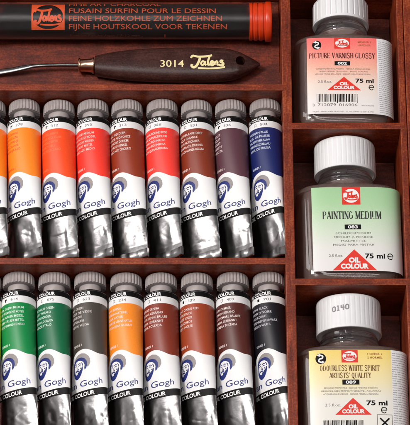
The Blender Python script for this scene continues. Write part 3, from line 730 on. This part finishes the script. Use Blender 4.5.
LM1 = label_mat('pink_fading_label', [(0, 'F06A66'), (.14, 'F08478'), (.34, 'EDAE98'), (.54, 'E4D0C2'), (.75, 'E4DCD8')])
LM2 = label_mat('green_fading_label', [(0, '9CC494'), (.2, 'A8CC9E'), (.45, 'C6D6BC'), (.72, 'DEDCD6'), (.9, 'E0DCDA')])
LM3 = label_mat('yellow_fading_label', [(0, 'EACB66'), (.15, 'ECD284'), (.38, 'E8DAAC'), (.6, 'E2DED6')])
TD = mat('dark_brown_title_ink', '5A2420', .5, var=0); TG = mat('dark_title_ink', '2E2A2C', .5, var=0); TB = mat('brown_title_ink', '6A4420', .5, var=0)
make_bottle(344.0, 37.9, .965, R(-.4), 8.5, 30.2, 27, 30, 1.3, 'clear glass bottle with ribbed white cap and pink label, topmost of the three bottles',
            dict(face=(-39.5, 35, 58), len=89, mat=LM1, title=TD, draw=draw1))
make_bottle(348.2, 187.2, 1.0, R(.3), 4.4, 31.4, 33.5, 40, .35, 'clear glass bottle with smooth white cap and pale green label',
            dict(face=(-37.5, 60, 60), len=90.5, mat=LM2, title=TG, draw=draw2))
make_bottle(352.2, 349.8, 1.035, R(.2), 2.8, 31.4, 34.5, 40, .3, 'clear glass bottle with yellow label and a number stamped on its white cap',
            dict(face=(-41.5, 36.5, 60), len=90.5, mat=LM3, title=TB, draw=draw3), captext=(-17.5, 7.6, 4.4, 17.5))

# ------------------------------------------------------------------ charcoal in its clear tube
RC = 18.4; AC = ZK+RC+.1
ca = P(0, 21.8, AC); X0 = P(-4, 21.8, AC).x; X1 = P(250, 21.8, AC).x
ch = empty('charcoal_tube', (X0, ca.y, ZK)); tag(ch, 'clear plastic tube of charcoal sticks with orange printing and an orange end cap', 'charcoal tube')
LC = X1-X0; oc = AC-ZK
def xr(r, x, n=64): return [(x, r*sin(2*pi*j/n), oc+r*cos(2*pi*j/n)) for j in range(n)]
mb = MB(); mb.grid([xr(RC-.9, 0), xr(RC, 0), xr(RC, LC), xr(RC-.9, LC), xr(RC-.9, 0)]); mb.build('plastic_sleeve', PLASTIC, ch, smooth=True, angle=40, fixn=True)
FCH = lambda u, v, o: (u, (RC+o)*sin(-v/RC), oc+(RC+o)*cos(v/RC))
# v = arc length downwards from the top of the tube; view direction sits at +TILT
def cv(p):
    x, y = p; q = max(-1, min(1, (21.8-y)/RC)); a = TILT-math.asin(q); return ((x+4)*(LC/254), a*RC)
pr = Print()
sq = poly_tris([(32.2, 4.6), (65.2, 4.6), (65.2, 31.2), (32.2, 31.2)], [ell(48.7, 17.8, 15.2, 12.6, 40)])
pr.add(sq, 0); pr.add(script_word(49.2, 18.2, 27, 17, .10), 0)
pr.add(text2d('FINE ART CHARCOAL', 69.5, 6.3, 4.2, width=91, bold=.0), 2)
pr.add(text2d('FUSAIN SURFIN POUR LE DESSIN', 69.5, 14.0, 5.0, width=146), 2)
pr.add(text2d('FEINE HOLZKOHLE ZUM ZEICHNEN', 69.5, 22.2, 5.4, width=152), 2)
pr.add(text2d('FIJNE HOUTSKOOL VOOR TEKENEN', 69.5, 30.4, 5.2, width=157), 2)
pr.add(text2d('5 sticks / stuks / pcs / 7-12 mm', 70, 37.6, 2.0, width=70), 1)
pr.add(rect(164.6, 35.6, 165.3, 38.6), 0)
pr.build('lettering', [OPRINT, mat('dull_orange_print', '6E2C1C', .5, var=0), mat('rust_print', 'B84824', .5, var=.15, vscale=900)], FCH, ch, mx=2.4, conv=cv)
def end_cap(x, sg):
    c = MB(); pf = [(-1.5, RC+.4), (-1.3, RC+1.2), (1.2, RC+1.4), (2.0, RC+.7), (3.2, RC+.7), (4.0, RC+1.5), (6.5, RC+1.5), (7.3, RC+.8), (8.6, RC+.8), (9.4, RC+1.5), (12.2, RC+1.5), (13.0, RC+.6), (14.6, RC+.6), (15.2, RC+2.2), (16, RC+2.6), (20, RC+2.6), (21.2, RC+2.0), (21.6, RC+.6), (21.0, 12), (21, 2)]
    c.grid([xr(RC-2.2, x-sg*1.5)]+[xr(r, x+sg*d) for d, r in pf]+[], cap0=True, cap1=True)
    return c.build('end_cap', ORANGE, ch, smooth=True, angle=35, fixn=True)
end_cap(LC+.6, 1); end_cap(0, -1)
# sticks inside
ri = random.Random(4)
for k_, (dy, dz) in enumerate([(0, 0)]+[(11.4*cos(a), 11.4*sin(a)) for a in [R(30+60*i) for i in range(6)]]):
    x0 = X0+6+ri.random()*5; x1 = X1-3-ri.random()*3; n = 60; rows = []
    sd = Vector((k_*9.1, 0, 0))
    for i in range(n+1):
        f = i/n; r = 5.55*(1 if 0 < i < n else .8)
        rows.append([( (x1-x0)*f, (r+.35*noise.noise(Vector((f*16, j*.5, 1))+sd))*sin(2*pi*j/20)*1.0, 5.4+(r+.35*noise.noise(Vector((f*16, j*.5, 1))+sd))*cos(2*pi*j/20)) for j in range(20)])
    m_ = MB(); m_.grid(rows, cap0=True, cap1=True)
    o = m_.build('charcoal_stick', COAL, None, smooth=True, angle=50, fixn=True)
    o.location = Vector((x0, ca.y+dy, AC+dz-5.4))*U
    tag(o, 'black charcoal stick inside the clear plastic tube with orange lettering', 'charcoal stick', 'charcoal sticks inside the clear tube')

# ------------------------------------------------------------------ palette knife
ZH = ZK+10.5       # middle height of the handle
kb = P(95, 65.6, ZH)
kn = empty('palette_knife', (kb.x, kb.y, ZK)); tag(kn, 'palette knife with dark wooden handle, copper ferrule and thin steel neck below the charcoal tube', 'palette knife')
oh = ZH-ZK
def kc(px, py, z=ZH): p = P(px, py, z); return (p.x-kb.x, p.y-kb.y)
outl = [(95, 57.2, 75), (104, 54.8, 76.6), (118, 52.4, 78.6), (135, 50.6, 80.2), (155, 49.4, 81.2), (175, 48.8, 81.6), (195, 48.6, 81.6), (212, 48.8, 81.4), (224, 49.6, 80.8), (232, 50.9, 79.6), (240, 53.4, 77.2), (248, 57, 73.2), (254, 60, 69.6), (258, 62.4, 66.8), (260, 63.8, 65.2)]
dense = []
for i in range(len(outl)-1):
    for j in range(4):
        q = j/4; dense.append(tuple(outl[i][d]*(1-q)+outl[i+1][d]*q for d in range(3)))
dense.append(outl[-1])
rows = []
for (x, ya, yb) in dense:
    _, a = kc(x, ya, ZH); _, b = kc(x, yb, ZH); X_, _ = kc(x, 65, ZH); m = (a+b)/2; hw = (a-b)/2
    th = min(9.3, hw*.62+.4) if x > 232 else 8.2+1.2*min(1, (x-95)/40)
    r = []
    for j in range(40):
        s_ = 2*pi*j/40; cx_, cz_ = cos(s_), sin(s_)
        n_ = 2.7
        r.append((X_, m+hw*math.copysign(abs(cx_)**(2/n_), cx_), oh+th*math.copysign(abs(cz_)**(2/n_), cz_)))
    rows.append(r)
mb = MB(); mb.grid(rows, cap0=True, cap1=True)
hd = mb.build('handle', HW, kn, smooth=True, angle=40, fixn=True)
hx, hy = kc(240.3, 61.8, ZH+6)
cm = MB(); cm.grid([[(hx+4.9*cos(2*pi*j/40), hy+5.2*sin(2*pi*j/40), z) for j in range(40)] for z in (-3, 26)], cap0=True, cap1=True)
ct = cm.build('cutter', HW, kn, fixn=True)
md = hd.modifiers.new('hole', 'BOOLEAN'); md.operation = 'DIFFERENCE'; md.object = ct; md.solver = 'EXACT'
dg = bpy.context.evaluated_depsgraph_get(); dg.update()
nm = bpy.data.meshes.new_from_object(hd.evaluated_get(dg)); hd.modifiers.clear(); hd.data = nm; nm.name = 'handle'
nm.set_sharp_from_angle(angle=R(40))
bpy.data.objects.remove(ct)
def handle_top(x, y):
    # height of the handle surface above the empty
    best = min(rows, key=lambda r: abs(r[0][0]-x)); ys = [p[1] for p in best]; m = (max(ys)+min(ys))/2; hw = (max(ys)-min(ys))/2; th = max(p[2] for p in best)-oh
    q = min(.98, abs((y-m)/hw)); return oh+th*(1-q**2.7)**(1/2.7)
pr = Print()
pr.add(text2d('3014', 160.3, 66.9, 6.6, width=23.6, bold=.006), 0)
pr.add(script_word(208, 62.2, 34, 13.5, .12), 0)
FK = lambda u, v, o: (u, v, handle_top(u, v)+o*.8)
pr.build('lettering', [KGOLD], FK, hd, mx=2.0, conv=lambda p: kc(p[0], p[1], ZH+9))
def yz_ring(x, y, z, ry, rz, n=40): return [(x, y+ry*cos(2*pi*j/n), z+rz*sin(2*pi*j/n)) for j in range(n)]
fx0, fy = kc(78.4, 65.4); fx1, _ = kc(96, 65.4)
mb = MB(); prf = [(0, 5.2), (0, 7.3), (.8, 7.9), (1.8, 7.8), (2.3, 6.7), (3.2, 6.4), (9, 6.9), (13, 7.3), (14, 7.6), (14.6, 8.5), (15.6, 8.7), (16.4, 8.2), (16.4, 6)]
mb.grid([yz_ring(fx0+d, fy, oh, r, r) for d, r in prf], cap0=True, cap1=True); mb.build('ferrule', COPPER, kn, smooth=True, angle=35, fixn=True)
pts = [(79, 65.3, 0, 1.9, 1.9), (60, 65.2, 0, 1.9, 1.8), (46, 65.4, .4, 2.0, 1.8), (38, 65.7, .8, 2.1, 1.6), (32, 66.3, .6, 2.2, 1.3), (24, 67.8, -.6, 2.8, 1.3), (12, 70.2, -2.6, 3.0, 1.2), (0, 71.9, -4.2, 3.3, 1.1), (-8, 72.6, -5, 4.0, .8), (-16, 72.8, -5.4, 7, .6), (-30, 72.6, -5.8, 11.5, .5), (-50, 72, -6, 12, .45), (-70, 71.4, -6, 9, .4), (-88, 70.6, -6, 4.5, .35), (-96, 70.2, -6, .8, .3)]
rr_ = []
for i in range(len(pts)-1):
    for j in range(5):
        q = j/5; v = [pts[i][d]*(1-q)+pts[i+1][d]*q for d in range(5)]; X_, Y_ = kc(v[0], v[1], ZH+v[2]); rr_.append(yz_ring(X_, Y_, oh+v[2], v[3], v[4], 24))
mb = MB(); mb.grid(rr_, cap0=True, cap1=True); mb.build('blade', STEEL, kn, smooth=True, angle=50, fixn=True)
